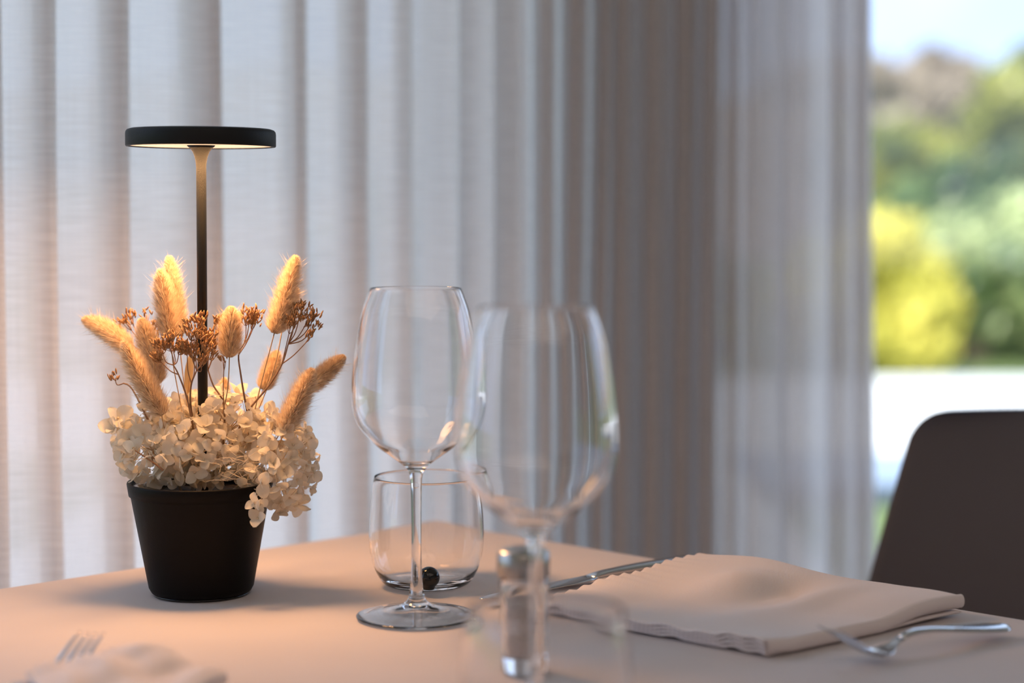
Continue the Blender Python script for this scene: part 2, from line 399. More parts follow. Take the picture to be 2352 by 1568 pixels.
# ------------------------------------------------------------------ curtain
def curtain_pt(px, off):        # point where the sight line px meets the line parallel to the wall, off inward (+) of the curtain line
    kx = (px - W / 2) / F
    a = CUR0 - N * off
    s = (kx * a.y - a.x) / (U.x - kx * U.y)
    return a + U * s
ctl = []
def fold(right, left, amp=.030):
    ctl.append((right, amp * .35)); ctl.append(((right * .45 + left * .55), -amp * .15)); ctl.append((left, -amp * .75))
    ctl.append((left + (right - left) * .45, -amp * .9))
ctl.append((-560, .02))
rr = random.Random(5)
seq = [(-400, -450), (-250, -310), (-110, -165), (12, -38), (150, 96), (300, 236), (510, 421), (705, 650), (850, 782), (956, 905), (1050, 1022), (1130, 1096)]
def runs(seq, amps):
    out = []
    for (r, l), a in zip(seq, amps):
        out.append((r - 50, a * .45)); out.append((r - 14, a * .95)); out.append((r, a * 1.0)); out.append((r - 4, a * .6)); out.append(((r * .6 + l * .4), -a * .1)); out.append((l, -a * .55)); out.append((l + 16, -a * .62))
    return out
amps = [.021] * len(seq)
ctl += runs(seq, amps)
# bunched folds in front of the pier and by the opening
x = 1175; 
while x < 1700:
    w = rr.uniform(42, 74); a = rr.uniform(.022, .040)
    ctl += [(x + w * .15, a * .9), (x + w * .55, a * .4), (x + w * .42, -a * .5), (x + w * .8, -a * .8)]
    x += w
for a, b, amp in [(1730, 1800, .03), (1830, 1905, .03), (1915, 1960, .025)]:
    ctl += [(a, amp), ((a + b) / 2, amp * .4), (b, -amp * .3), (b - 14, -amp)]
ctl += [(1955, .012), (1984, .008), (1993, -.006), (1986, -.014)]
plan = spline([tuple(curtain_pt(p, o)) for p, o in ctl], 7)
# resample, then extrude with a gentle life along the height
rows = []; uvs = []
NZ = 34
arc = [0]
for a, b in zip(plan[:-1], plan[1:]): arc.append(arc[-1] + (Vector(a) - Vector(b)).length)
for j in range(NZ + 1):
    z = .015 + (ZC - .035) * j / NZ
    row = []
    for i, p in enumerate(plan):
        ww = noise.noise(Vector((arc[i] * 3.0, z * 1.1, 4.0))) * .010 + noise.noise(Vector((arc[i] * 9.0, z * .8, 9.0))) * .003
        dz = (z - TZ) * -.004
        edge = max(0, (arc[i] / arc[-1] - .9) * 10)
        row.append(Vector((p[0], p[1], z)) + U * (ww + (1.4 - z) * .022 * edge) - N * (noise.noise(Vector((arc[i] * 5, z * .9, 1))) * .006))
    rows.append(row)
cm = MB(); cm.grid(rows)
co = cm.build('sheer_curtain', M['curtain'], label='floor length sheer linen curtain in soft folds behind the table', cat='curtain')
uvl = co.data.uv_layers.new(name='UVMap'); nc = len(plan)
for lp in co.data.loops:
    vi = lp.vertex_index; uvl.data[lp.index].uv = (arc[vi % nc], rows[vi // nc][0].z)

# ------------------------------------------------------------------ table and cloth
CORNER = T(1003, 1200)
E1 = (T(0, 1352) - CORNER).normalized(); E2 = (T(2352, 1424) - CORNER).normalized()   # left edge, right edge
LEN = 1.0
def TT(a, b, z=0): return CORNER + E1 * a + E2 * b + Vector((0, 0, z))
tb = empty('dining_table', TT(.5, .5, -TZ), 'square wooden dining table hidden under the pale cloth', 'table')
def tloc(a, b, z): return TT(a, b, z) - tb.location
m1 = MB(); vs = [tloc(a, b, z) for a in (.02, LEN - .02) for b in (.02, LEN - .02) for z in (-.034, -.004)]
m1.add(vs, [(0, 1, 3, 2), (4, 6, 7, 5), (0, 4, 5, 1), (2, 3, 7, 6), (0, 2, 6, 4), (1, 5, 7, 3)])
fixn(m1.build('tabletop', M['wood'], tb, smooth=False))
for a in (.09, LEN - .09):
    for b in (.09, LEN - .09):
        m1 = MB(); q = tloc(a, b, 0); m1.tube([(q.x, q.y, 0), (q.x, q.y, TZ - .034)], [.02, .028], 12); m1.build('leg', M['wood'], tb)
# cloth: top sheet flows over the edges and hangs
n = 150; drop = .24
def cloth_pt(u, v):             # u, v over [-drop, LEN+drop]
    ca = min(max(u, 0), LEN); cb = min(max(v, 0), LEN)
    ou = u - ca; ov = v - cb; d = math.hypot(ou, ov)
    z = 0.0; r = .006
    if d > 0:
        ang = min(d / r, math.pi / 2); z = -r * (1 - math.cos(ang)); out = r * math.sin(ang)
        if d > r * math.pi / 2: z -= d - r * math.pi / 2; out += .010 + .012 * noise.noise(Vector((u * 7, v * 7, 3))) if d > .03 else .0
        q = TT(ca, cb); dirv = (E1 * ou + E2 * ov).normalized()
        return q + dirv * out + Vector((0, 0, z))
    w = .0009 * noise.noise(Vector((u * 9, v * 9, 0))) + .0005 * noise.noise(Vector((u * 25, v * 25, 1)))
    k = min(1, min(ca, cb, LEN - ca, LEN - cb) / .05)
    return TT(u, v, w * 1.0 * k - .0005)
us = [-drop + (drop) * i / 16 for i in range(16)] + [-.006, -.003] + [LEN * i / n for i in range(n + 1)] + [LEN + .003, LEN + .006] + [LEN + drop * (i + 1) / 16 for i in range(16)]
cm = MB(); cm.grid([[cloth_pt(u, v) for v in us] for u in us])
to = cm.build('tablecloth', M['cloth'], label='pale blush tablecloth covering the whole table', cat='tablecloth')
# pressed crease running across the cloth is only fine relief: included in noise

def foot_z(o): o.location.z += 0
Z0 = TZ
# ------------------------------------------------------------------ wine glasses
def gl_profile():
    h = .2754
    d = T(957, 1418).y; k = d / F
    outer_px = [(852, 665), (835, 712), (823, 773), (814, 834), (809.5, 895), (809.5, 926), (812, 946), (821, 972), (830, 987), (846, 1006), (860, 1020), (878, 1035), (899, 1050), (919, 1064), (933, 1077), (941, 1090), (943.8, 1110), (944.8, 1150), (945.6, 1220), (945, 1300), (943, 1350), (939, 1375), (929, 1388), (905, 1395), (870, 1404), (835, 1412), (819, 1417)]
    out = []
    for x, y in outer_px:
        p = P(x, y, d); r = abs(P(957, y, d).x - p.x); out.append((r, p.z - TZ))
    # outline points lie on the silhouette; foot heights are set directly
    prof = [(r, z) for r, z in out[:21]]
    prof = [(r, z) for r, z in prof if z > .022]
    foot = [(.0052, .0150), (.0075, .0105), (.0120, .0078), (.0200, .0055), (.0310, .0033), (.0395, .0019), (.0412, .0012), (.0410, .0004)]
    outer = prof + foot
    top = prof[0][1]
    bowl = [p for p in prof if p[0] > .0095 and p[1] > .09]
    th = .0009
    inner = []
    for i, (r, z) in enumerate(bowl):
        a = bowl[max(i - 1, 0)]; c = bowl[min(i + 1, len(bowl) - 1)]
        tx, tz = c[0] - a[0], c[1] - a[1]; l = math.hypot(tx, tz); t_ = th if r > .028 or z > .16 else .0012
        inner.append((r + tz / l * t_, z - tx / l * t_))
    inner = [q for q in inner if q[0] > .0105 or q[1] > .16]
    zb = inner[-1][1] - .0016
    inner += [(.0065, zb + .0004), (.003, zb + .0001), (.0001, zb)]
    bottom = [(.0390, .0000), (.0310, .0015), (.0200, .0034), (.0120, .0050), (.0060, .0066), (.0001, .0074)]
    lip = [(prof[0][0] - .0002, top + .0004), (prof[0][0] - .0007, top + .0004)]
    p = list(reversed(bottom)) + list(reversed(outer)) + lip + inner
    return p
GP = gl_profile()
def smooth_prof(p, k=3):        # centripetal spline: no overshoot at the lip
    P_ = [Vector((a, b)) for a, b in p]; n = len(P_); out = []
    for i in range(n - 1):
        p1, p2 = P_[i], P_[i + 1]
        p0 = P_[i - 1] if i else p1 * 2 - p2
        p3 = P_[i + 2] if i + 2 < n else p2 * 2 - p1
        t0 = 0.0; t1 = t0 + max(1e-6, (p1 - p0).length) ** .5; t2 = t1 + max(1e-6, (p2 - p1).length) ** .5; t3 = t2 + max(1e-6, (p3 - p2).length) ** .5
        for j in range(k):
            t = t1 + (t2 - t1) * j / k
            a1 = p0 * ((t1 - t) / (t1 - t0)) + p1 * ((t - t0) / (t1 - t0)); a2 = p1 * ((t2 - t) / (t2 - t1)) + p2 * ((t - t1) / (t2 - t1)); a3 = p2 * ((t3 - t) / (t3 - t2)) + p3 * ((t - t2) / (t3 - t2))
            b1 = a1 * ((t2 - t) / (t2 - t0)) + a2 * ((t - t0) / (t2 - t0)); b2 = a2 * ((t3 - t) / (t3 - t1)) + a3 * ((t - t1) / (t3 - t1))
            q = b1 * ((t2 - t) / (t2 - t1)) + b2 * ((t - t1) / (t2 - t1)); out.append((max(q.x, 0), q.y))
    out.append(tuple(P_[-1])); return out
wine_me = None
def wine_glass(loc, label):
    global wine_me
    o = empty('wine_glass', loc, label, 'wine glass', 'stemmed wine glasses')
    if wine_me is None:
        b = MB(); b.lathe(smooth_prof(GP, 4), 96); x = b.build('bowl_and_stem', M['glass'], o); fixn(x); wine_me = x.data
    else:
        x = bpy.data.objects.new('bowl_and_stem', wine_me); COL.objects.link(x); x.parent = o
    return o
g1 = T(957, 1418); wine_glass((g1.x, g1.y, Z0 + .0008), 'sharply seen empty wine glass standing between lamp and front glass')
g2y = (EYE - max(p[1] for p in GP)) / math.tan(PITCH + math.atan((708 - 784) / F))
g2 = P(1230, 784, g2y); wine_glass((g2.x, g2.y, Z0 + .0008), 'blurred empty wine glass nearest the viewer before the napkin')

# ------------------------------------------------------------------ tumblers
TP_out = [(.0300, .0006), (.0335, .0035), (.0385, .0125), (.0412, .022), (.0425, .033), (.0424, .045), (.0415, .058), (.0400, .071), (.0386, .0804)]
TP = [(.0001, .0004), (.020, .0004)] + TP_out + [(.0384, .0809), (.0380, .0804)] + [(r - .0007 - .0005 * (.08 - z) / .06, z) for r, z in reversed(TP_out[3:-1])] + [(.0368, .0115), (.0310, .0052), (.02, .0040), (.0001, .0038)]
tum_me = None
def tumbler(loc, label):
    global tum_me
    o = empty('tumbler', loc, label, 'tumbler', 'stemless water tumblers')
    if tum_me is None:
        b = MB(); b.lathe(smooth_prof(TP, 4), 96); x = b.build('glass_body', M['glass'], o); fixn(x); tum_me = x.data
    else:
        x = bpy.data.objects.new('glass_body', tum_me); COL.objects.link(x); x.parent = o
    return o
t1 = P(979, 1095, 1.375); tumbler((t1.x, t1.y, Z0 + .0008), 'clear stemless tumbler behind the sharp wine glass')
t2 = P(1254, 1400, .909); tumbler((t2.x, t2.y, Z0 + .0008), 'blurred tumbler at the bottom edge nearest the viewer')
# black ball in the tumbler
bl = T(985, 1354, .0046)
b = MB(); nb = 24; pr = [(.0079 * math.sin(math.pi * i / nb) + 1e-5, .0079 - .0079 * math.cos(math.pi * i / nb) * (1.0 if i > 3 else .97) + .0008) for i in range(nb + 1)]
pr = [(.00001, .0), (.0040, .0), (.0042, .0008)] + [p for p in pr if p[1] > .0016 + .0008]
ball = empty('black_ball', (bl.x, bl.y, Z0 + .0050), 'small glossy black ball seen through the rear tumbler', 'ball')
b.lathe(pr, 40); fixn(b.build('ball_body', M['gloss'], ball))

# ------------------------------------------------------------------ shaker
sy = 1.1055; sp = P(1202, 1500, sy)
sh = empty('seasoning_shaker', (sp.x, sp.y, Z0 + .0008), 'small glass shaker with brushed metal cap behind the front glass stem', 'shaker')
ro = .0150
b = MB(); b.lathe([(1e-4, .0002), (ro - .001, .0002), (ro, .0012), (ro, .055), (ro - .001, .0575), (ro - .003, .0585), (ro - .003, .062), (ro - .0042, .062), (ro - .0042, .0585), (ro - .0024, .052), (ro - .0024, .012), (ro - .004, .0095), (1e-4, .0092)], 64)
fixn(b.build('glass_body', M['glass'], sh))
b = MB(); b.lathe([(1e-4, .0096), (ro - .0045, .0099), (ro - .0028, .0124), (ro - .0028, .044), (ro - .0034, .0452), (1e-4, .0462)], 48); fixn(b.build('seasoning', M['salt'], sh))
b = MB(); b.lathe([(ro + .0004, .0590), (ro + .0009, .0596), (ro + .0009, .0725), (ro - .0004, .0744), (ro - .004, .0756), (1e-4, .0761), (1e-4, .0745), (ro - .004, .0738), (ro - .0012, .0720), (ro - .0012, .0596)], 64); fixn(b.build('metal_cap', M['capsteel'], sh))
b = MB()
for k in range(7):
    a = k * math.pi / 3; r_ = 0 if k == 6 else .005
    b.lathe([(1e-4, .0), (.0006, .0), (.0006, .0004), (1e-4, .0004)], 10, (r_ * math.cos(a), r_ * math.sin(a), .0756))
fixn(b.build('holes', M['black'], sh))

# ------------------------------------------------------------------ lamp and planter pot
LY = T(458, 1361).y
pot_c = T(463, 1361)
pot = empty('planter_pot', (pot_c.x, pot_c.y, Z0), 'matte black tapered plant pot with dried flowers and lamp in it', 'pot')
b = MB(); b.lathe([(1e-4, .0012), (.0335, .0012), (.0360, .0022), (.0378, .0055), (.0497, .0712), (.0500, .0718), (.0500, .0724), (.0512, .0728), (.0525, .0812), (.0522, .0822), (.0512, .0824), (.0500, .0820), (.0490, .0730), (.0480, .0660), (.0365, .0060), (1e-4, .0055)], 96)
fixn(b.build('pot_body', M['pot'], pot))
b = MB(); b.lathe([(1e-4, .0), (.0345, .0), (.0352, .0008), (.0352, .0016), (1e-4, .0016)], 64); fixn(b.build('foot_ring', M['gloss'], pot))
b = MB(); b.lathe([(1e-4, .0740)] + [(.0495 * i / 12, .0736 + .0012 * math.sin(i * 2.1)) for i in range(1, 12)] + [(.0486, .0725)], 48)
for i, v in enumerate(b.v): b.v[i] = (v[0], v[1], v[2] + .0015 * noise.noise(Vector(v) * 160))
b.build('moss', M['soil'], pot)
b = MB(); b.lathe([(.0380, .0795), (.0382, .0802), (.0488, .0802), (.0490, .0795)], 72); fixn(b.build('inner_rim', pbr('dark satin plastic', (.03, .025, .022), .2), pot))

lamp = empty('table_lamp', (pot_c.x + .0019, pot_c.y, Z0 + .006), 'black cordless table lamp with flat round shade, lit warm', 'lamp')
lz = -.006
lamp.rotation_euler = (0, math.radians(.25), 0)
b = MB(); b.lathe([(1e-4, 0), (.030, 0), (.031, .001), (.031, .008), (.030, .009), (1e-4, .009)], 48); fixn(b.build('base', M['black'], lamp))
zs = .3236 + lz; RS = .0533
b = MB(); b.lathe([(1e-4, .008), (.0036, .008), (.0036, zs - .032), (.0036, zs - .015), (.0039, zs - .0115), (.0047, zs - .0075), (.0060, zs - .0042), (.0078, zs - .0018), (.0098, zs - .0002), (.0104, zs + .002), (1e-4, zs + .002)], 40)
fixn(b.build('pole', M['black'], lamp))
b = MB(); b.lathe([(1e-4, zs + .0120), (RS - .0035, zs + .0120), (RS - .0012, zs + .0112), (RS - .0003, zs + .0100), (RS, zs + .0085), (RS, zs), (RS - .0005, zs - .0006), (RS - .0018, zs - .0006), (RS - .0022, zs), (RS - .0022, zs + .0045), (1e-4, zs + .0045)], 128)
fixn(b.build('lamp_shade', M['black'], lamp))
b = MB(); b.lathe([(.0142, zs + .0008), (.0142, zs + .0002), (RS - .0024, zs + .0002), (RS - .0024, zs + .0008)], 96); fixn(b.build('diffuser', M['diffuser'], lamp))
b = MB(); b.lathe([(1e-4, zs + .0120), (.0100, zs + .0120), (.0095, zs + .0124), (1e-4, zs + .0124)], 32); fixn(b.build('touch_button', M['black'], lamp))
light('table_lamp_light', 'AREA', (pot_c.x + .0033, pot_c.y, Z0 + .3236 - .0012), LAMP_W, (1.0, .50, .20), aim=(0, 0, -1), shape='DISK', size=.095).data.cycles.is_caustics_light = True
bpy.data.objects['tablecloth'].cycles.is_caustics_receiver = True
for _o in bpy.data.objects:
    if _o.name.startswith(('bowl_and_stem', 'glass_body')): _o.cycles.is_caustics_caster = True

# ------------------------------------------------------------------ dried flowers
rnd = random.Random(11)
LYp = LY
def PP(px, py, dy=0.0): return P(px, py, LYp + dy)
ROOT = lambda dx=0, dy=0: Vector((pot_c.x + dx, pot_c.y + dy, TZ + .074))
petal_me = []
for k in range(6):
    b = MB(); rows = []; r2 = random.Random(k + 3); cup = r2.uniform(.05, .45); tw = r2.uniform(-.25, .25); wid = r2.uniform(.40, .52); ph = r2.uniform(0, 6)
    for i in range(7):
        u = i / 6.0; w = wid * (math.sin(math.pi * min(1, u ** .78 * .94 + .03)) ** .62)
        row = []
        for j in range(6):
            v = j / 5.0 * 2 - 1
            row.append(Vector((u - .02, v * w, cup * (v * v) * w * .7 + .22 * math.sin(u * 2.6) * u + tw * u * v * w + .035 * math.sin(7 * v + ph + 5 * u) * u)))
        rows.append(row)
    b.grid(rows); me = b.mesh('petal', M['petal']); petal_me.append(me)
fl_b = MB(); fl_b.lathe([(1e-5, .0), (.0007, .0002), (.0010, .0008), (.0006, .0014), (1e-5, .0016)], 8); fl_b.tube([(0, 0, .0002), (.0004, 0, -.006), (0, .0008, -.014)], .00022, 5)
floret_me = fl_b.mesh('floret', M['pedicel'])
def basis(nv, roll):
    z = nv.normalized(); x = z.orthogonal().normalized(); y = z.cross(x)
    m = Matrix((x, y, z)).transposed(); return m @ Matrix.Rotation(roll, 3, 'Z')
def floret(head, pos, nv, size, npet=4):
    o = bpy.data.objects.new('floret', floret_me); COL.objects.link(o); o.parent = head
    o.matrix_local = Matrix.Translation(pos - head.location) @ basis(nv, rnd.uniform(0, 6.28)).to_4x4()
    for k in range(npet):
        p = bpy.data.objects.new('petal', rnd.choice(petal_me)); COL.objects.link(p); p.parent = o
        s = size * rnd.uniform(.8, 1.15)
        p.matrix_local = Matrix.Rotation(k * 2 * math.pi / npet + rnd.uniform(-.2, .2), 4, 'Z') @ Matrix.Rotation(-rnd.uniform(-.45, 1.15), 4, 'Y') @ Matrix.Rotation(rnd.uniform(-.6, .6), 4, 'X') @ Matrix.Diagonal((s, s, s, 1))
    return o
heads = [  # centre px, dy, radii (x, y, z) m, count, label
    (352, 1022, -.004, (.027, .028, .024), 44, 'cream hydrangea head spilling over the left side of the pot'),
    (447, 1032, -.014, (.032, .026, .026), 56, 'cream hydrangea head low at the front centre of the pot'),
    (515, 985, .008, (.038, .030, .028), 62, 'cream hydrangea head lit brightly just under the lamp pole'),
    (637, 1065, -.008, (.027, .028, .034), 62, 'cream hydrangea head drooping over the right side of the pot'),
    (415, 975, .018, (.030, .026, .020), 34, 'cream hydrangea head at the back left beneath the dark plumes'),
]
for px, py, dy, rad, cnt, lab in heads:
    c = PP(px, py, dy)
    hd = empty('hydrangea_head', c, lab, 'flower', 'dried hydrangea heads in the pot')
    b = MB(); rt = ROOT((c.x - pot_c.x) * .4, (c.y - pot_c.y) * .4) - c; b.tube([rt, rt * .6 + Vector((0, 0, .004)), Vector((0, 0, -.006)), (0, 0, .0)], [.0012, .001, .0009, .0007], 6)
    for k in range(14):
        a = rnd.uniform(0, 6.28); e = rnd.uniform(-.4, 1.2); q = Vector((math.cos(a) * math.cos(e) * rad[0], math.sin(a) * math.cos(e) * rad[1], math.sin(e) * rad[2])) * .72
        b.tube([(0, 0, -.004), q * .5 + Vector((0, 0, .002)), q], [.0006, .0004, .0003], 5)
    b.build('stem', M['pedicel'], hd)
    cnt = int(cnt * 1.35)
    for i in range(cnt):
        t = 1 - 2 * (i + .5) / cnt; q = math.sqrt(1 - t * t); a = i * 2.39996
        d = Vector((q * math.cos(a), q * math.sin(a), t)); k = rnd.uniform(.78, 1.08)
        pos = c + Vector((d.x * rad[0] * k, d.y * rad[1] * k, d.z * rad[2] * k))
        hr = math.hypot(pos.x - pot_c.x, pos.y - pot_c.y)
        if pos.z < TZ + .078 and hr < .057:
            if hr > .046: pos.z = TZ + .088
            else: pos.z = TZ + .084 + rnd.uniform(0, .006)
        nn = Vector((d.x / rad[0], d.y / rad[1], d.z / rad[2])).normalized() + Vector((rnd.uniform(-.7, .7), rnd.uniform(-.7, .7), rnd.uniform(-.6, .6)))
        floret(hd, pos, nn, rnd.uniform(.0066, .0104), 4 if rnd.random() < .85 else 3)
    if lab.endswith('right side of the pot'):
        for (x, y, sz) in [(585, 1155, .0085), (598, 1160, .008), (592, 1190, .0085), (716, 1005, .0085), (704, 1045, .0095), (640, 1180, .008), (712, 1075, .008), (655, 1150, .009), (600, 1110, .010), (625, 1140, .0095)]:
            dyy = -.045 if x < 615 else -.012
            pp = PP(x, y, dyy); floret(hd, pp, Vector((rnd.uniform(-.5, .5), -1, rnd.uniform(-.3, .6))), sz, 3)
            bb = MB(); l0 = PP(612 if x < 615 else 660, 1090 if x < 615 else 1050, dyy + .004) - c; bb.tube([l0, (l0 + (pp - c)) * .5 + Vector((0, 0, .002)), pp - c], .00028, 5); bb.build('floret_stalk', M['pedicel'], hd)
    if 'left side' in lab:
        for (x, y, sz) in [(272, 960, .0125), (262, 985, .011), (300, 985, .010), (285, 1040, .010), (300, 1075, .010)]:
            pp = PP(x, y, -.008); floret(hd, pp, Vector((-.3, -1, rnd.uniform(-.1, .5))), sz, 4)
            bb = MB(); l0 = PP(325, 1020, -.006) - c; bb.tube([l0, (l0 + (pp - c)) * .5, pp - c], .0003, 5); bb.build('floret_stalk', M['pedicel'], hd)
    # fine curled filaments at the front
    if 'front centre' in lab:
        bb = MB()
        for k in range(26):
            x0, y0 = rnd.uniform(500, 590), rnd.uniform(1050, 1105); q0 = PP(x0, y0, -.042 + rnd.uniform(-.006, .006)) - c
            q1 = q0 + Vector((rnd.uniform(-.012, .012), rnd.uniform(-.004, .004), rnd.uniform(-.003, .010))); q2 = q1 + Vector((rnd.uniform(-.010, .010), 0, rnd.uniform(-.004, .004)))
            bb.tube(spline([q0, q1, q2], 4), .00018, 4)
        bb.build('filaments', M['pedicel'], hd, kind='stuff')

def plume(base, tip, hw, dy, dy2, lab, stem_to, hairs=6200, seed=0, scale=1.0):
    r = random.Random(seed); p0 = PP(*base, dy); p1 = PP(*tip, dy2); ax = p1 - p0; L = ax.length; az = ax.normalized()
    R_ = hw / F * LYp
    o = empty('bunny_tail_grass', p0, lab, 'dried grass', 'bunny tail grass plumes in the pot')
    M3 = basis(az, 0)
    def prof(t): return R_ * (max(0, math.sin(math.pi * min(1, max(0, (t * .93 + .07) ** .80)))) ** .5) * (1.10 - .30 * t) * (1 - .35 * t ** 3)
    bendv = Vector((r.uniform(-1, 1), r.uniform(-1, 1), 0)) * .04 * L
    b = MB(); rows = []
    NS = 20
    for i in range(15):
        t = i / 14.0; rr_ = prof(t) * .38; c = M3 @ (Vector((0, 0, t * L * .93)) + bendv * math.sin(math.pi * t))
        row = []
        for k in range(NS + 1):
            a = 2 * math.pi * (k % NS) / NS; row.append(c + M3 @ Vector((math.cos(a), math.sin(a), 0)) * rr_ * (1 + .12 * math.sin(k * 2.5 + i * 1.9)))
        rows.append(row)
    b.grid(rows); core = b.build('seed_head', M['core'], o)
    h = MB()
    for i in range(hairs):
        t = r.random() ** 1.0; a = r.uniform(0, 6.283); rad = prof(t)
        c = Vector((0, 0, t * L * .93)) + bendv * math.sin(math.pi * t)
        d = Vector((math.cos(a), math.sin(a), 0))
        long_ = r.random() < .06 and t < .9
        ln = R_ * (.66 + .50 * r.random()) * (1.6 if long_ else 1.0)
        s0 = c + d * rad * .36; tilt = r.uniform(.5, 1.15) * (1.3 if long_ else 1)
        v1 = (d * tilt + Vector((0, 0, 1)) * .62 + Vector((r.uniform(-.4, .4), r.uniform(-.4, .4), r.uniform(-.2, .3)))).normalized()
        k_ = min(ln, rad * 1.12 + L * .035 + (ln * .6 if long_ else 0))
        s1 = s0 + v1 * k_ * .5; v2 = (v1 + Vector((0, 0, .35)) + Vector((r.uniform(-.15, .15),) * 3)).normalized(); s2 = s1 + v2 * k_ * .5
        sd = v1.cross(Vector((r.uniform(-1, 1), r.uniform(-1, 1), r.uniform(-1, 1)))).normalized() * (.00008 if long_ else .00012)
        h.add([M3 @ (s0 - sd), M3 @ (s0 + sd), M3 @ (s1 + sd * .8), M3 @ (s1 - sd * .8), M3 @ s2], [(0, 1, 2, 3), (3, 2, 4)])
    f = h.build('fur', M['fur'], core, smooth=False, kind='stuff')
    sb = MB(); pts = [Vector((0, 0, 0)) + az * L * .03] + [PP(x, y, q) - p0 for x, y, q in stem_to]
    sb.tube(spline(pts, 4), .00045, 6); sb.build('stem', M['strawstem'], o)
    return o
plume((300, 800), (184, 728), 28, .012, .030, 'plume leaning far out to the left, tip lowest outward', [(350, 880, .01), (400, 1000, .005), (430, 1060, .0)], seed=1)
plume((362, 882), (322, 722), 33, .006, .008, 'broad upright plume behind the dark front left one', [(380, 950, .004), (420, 1050, 0)], seed=2)
plume((374, 952), (279, 772), 31, -.022, -.030, 'large brownish plume leaning left at the front over the white petals', [(378, 985, -.02), (410, 1060, -.01)], seed=3, hairs=6500)
plume((411, 772), (387, 577), 27, .010, .012, 'tallest plume of the left pair, standing behind', [(420, 860, .006), (440, 1000, 0)], seed=4)
plume((393, 778), (367, 608), 29, -.004, -.006, 'front plume of the upright pair left of the lamp pole', [(400, 850, -.004), (430, 1000, 0)], seed=5)
plume((527, 820), (531, 697), 29, -.012, -.014, 'short plump plume just right of the lamp pole', [(522, 900, -.010), (503, 980, -.008), (500, 1040, 0)], seed=6)
plume((630, 765), (683, 577), 30, -.006, -.004, 'tall golden plume highest on the right side', [(600, 880, -.006), (570, 1000, -.008), (540, 1060, 0)], seed=7)
plume((648, 755), (684, 655), 24, .010, .012, 'smaller plume tucked behind the tall golden one', [(625, 860, .006), (560, 1020, 0)], seed=8, hairs=6000)
plume((604, 895), (640, 800), 24, .040, .044, 'soft plume low behind the right hand stems', [(585, 950, .03), (550, 1040, .01)], seed=9, hairs=6500)
plume((650, 992), (722, 838), 31, -.022, -.026, 'front right plume leaning outward above the petals', [(640, 1020, -.018), (600, 1060, -.008)], seed=10, hairs=6000)
plume((706, 893), (797, 813), 25, .008, .012, 'rightmost plume, pointing out behind the front right one', [(670, 950, .006), (610, 1050, 0)], seed=12)
plume((516, 945), (516, 862), 17, .036, .036, 'small pale plume low behind the centre stems', [(512, 1000, .02), (505, 1050, 0)], seed=13, hairs=4500)

def bud_cluster(mb, c, dirv, n, spread, size, r):
    for i in range(n):
        v = (dirv + Vector((r.uniform(-1, 1), r.uniform(-1, 1), r.uniform(-.6, 1))) * .8).normalized()
        q = c + Vector((r.uniform(-1, 1), r.uniform(-1, 1), r.uniform(-.8, .8))) * spread
        s = size * r.uniform(.7, 1.2)
        mb.tube([q, q + v * s * .35, q + v * s * .75, q + v * s], [s * .06, s * .16, s * .13, s * .03], 5)
def sprig(lab, main, clusters, dy, seed):
    """main: px polyline from the root up; clusters: (fork index, px, py, spread px, count)"""
    r = random.Random(seed)
    pts = [PP(x, y, dy + q) for x, y, q in main]; c0 = pts[0]
    o = empty('statice_sprig', c0, lab, 'dried flower', 'dried statice sprigs in the pot')
    b = MB(); m = len(pts); b.tube(spline([p - c0 for p in pts], 4), [.0009 - .0004 * i / (4 * (m - 1)) for i in range(4 * (m - 1) + 1)], 6)
    tips = []
    for k, (fi, x, y, spx, cnt) in enumerate(clusters):
        q = PP(x, y, dy + r.uniform(-.006, .006)); s = pts[fi]
        mid = (s + q) / 2 + Vector((r.uniform(-.002, .002), r.uniform(-.003, .003), -.003))
        b.tube(spline([s - c0, mid - c0, q - c0], 4), [.0005 - .0002 * i / 8 for i in range(9)], 5)
        nt_ = max(3, cnt // 7)
        for j in range(nt_):
            a = r.uniform(-1, 1); e = q + Vector((a * spx, r.uniform(-.6, .6) * spx, r.uniform(-.35, .9) * spx)) / F * LYp
            st = mid * .35 + q * .65
            b.tube([st - c0, (st + e) / 2 - c0 + Vector((0, 0, -.001)), e - c0], [.00032, .00026, .0002], 5)
            tips.append((e, (e - st).normalized(), cnt // nt_))
    b.build('stem', M['stem'], o)
    for e, dv, n_ in tips:
        cb = MB(); bud_cluster(cb, e - c0, dv * .9 + Vector((0, 0, .4)), int(n_ * 1.5), .0033, .0042, r); cb.build('bud_cluster', M['bud'], o)
    return o
sprig('dense rust statice right in front of the lamp pole', [(441, 960, 0), (437, 915, -.002), (440, 880, -.004), (452, 850, -.006)],
      [(3, 440, 765, 20, 60), (3, 468, 790, 20, 60), (3, 455, 745, 15, 40), (2, 445, 810, 18, 40), (3, 475, 815, 16, 34), (2, 430, 800, 14, 24), (3, 462, 835, 12, 18)], -.016, 31)
sprig('dark statice cluster beneath the upright plume pair', [(445, 990, 0), (430, 915, -.002), (410, 860, -.004), (398, 838, -.005)],
      [(3, 372, 803, 16, 40), (3, 395, 795, 15, 36), (3, 412, 805, 12, 26), (2, 362, 822, 12, 22), (3, 384, 785, 12, 22)], -.018, 32)
sprig('airy statice spreading widest at the right of the tall plume', [(528, 1035, 0), (566, 950, 0), (618, 885, .002), (648, 835, .003), (662, 790, .003)],
      [(4, 690, 718, 14, 24), (4, 705, 740, 14, 22), (4, 722, 755, 10, 16), (4, 680, 735, 14, 22), (3, 716, 772, 9, 12), (4, 676, 715, 10, 12), (4, 724, 725, 7, 10), (3, 668, 748, 10, 14)], -.010, 33)
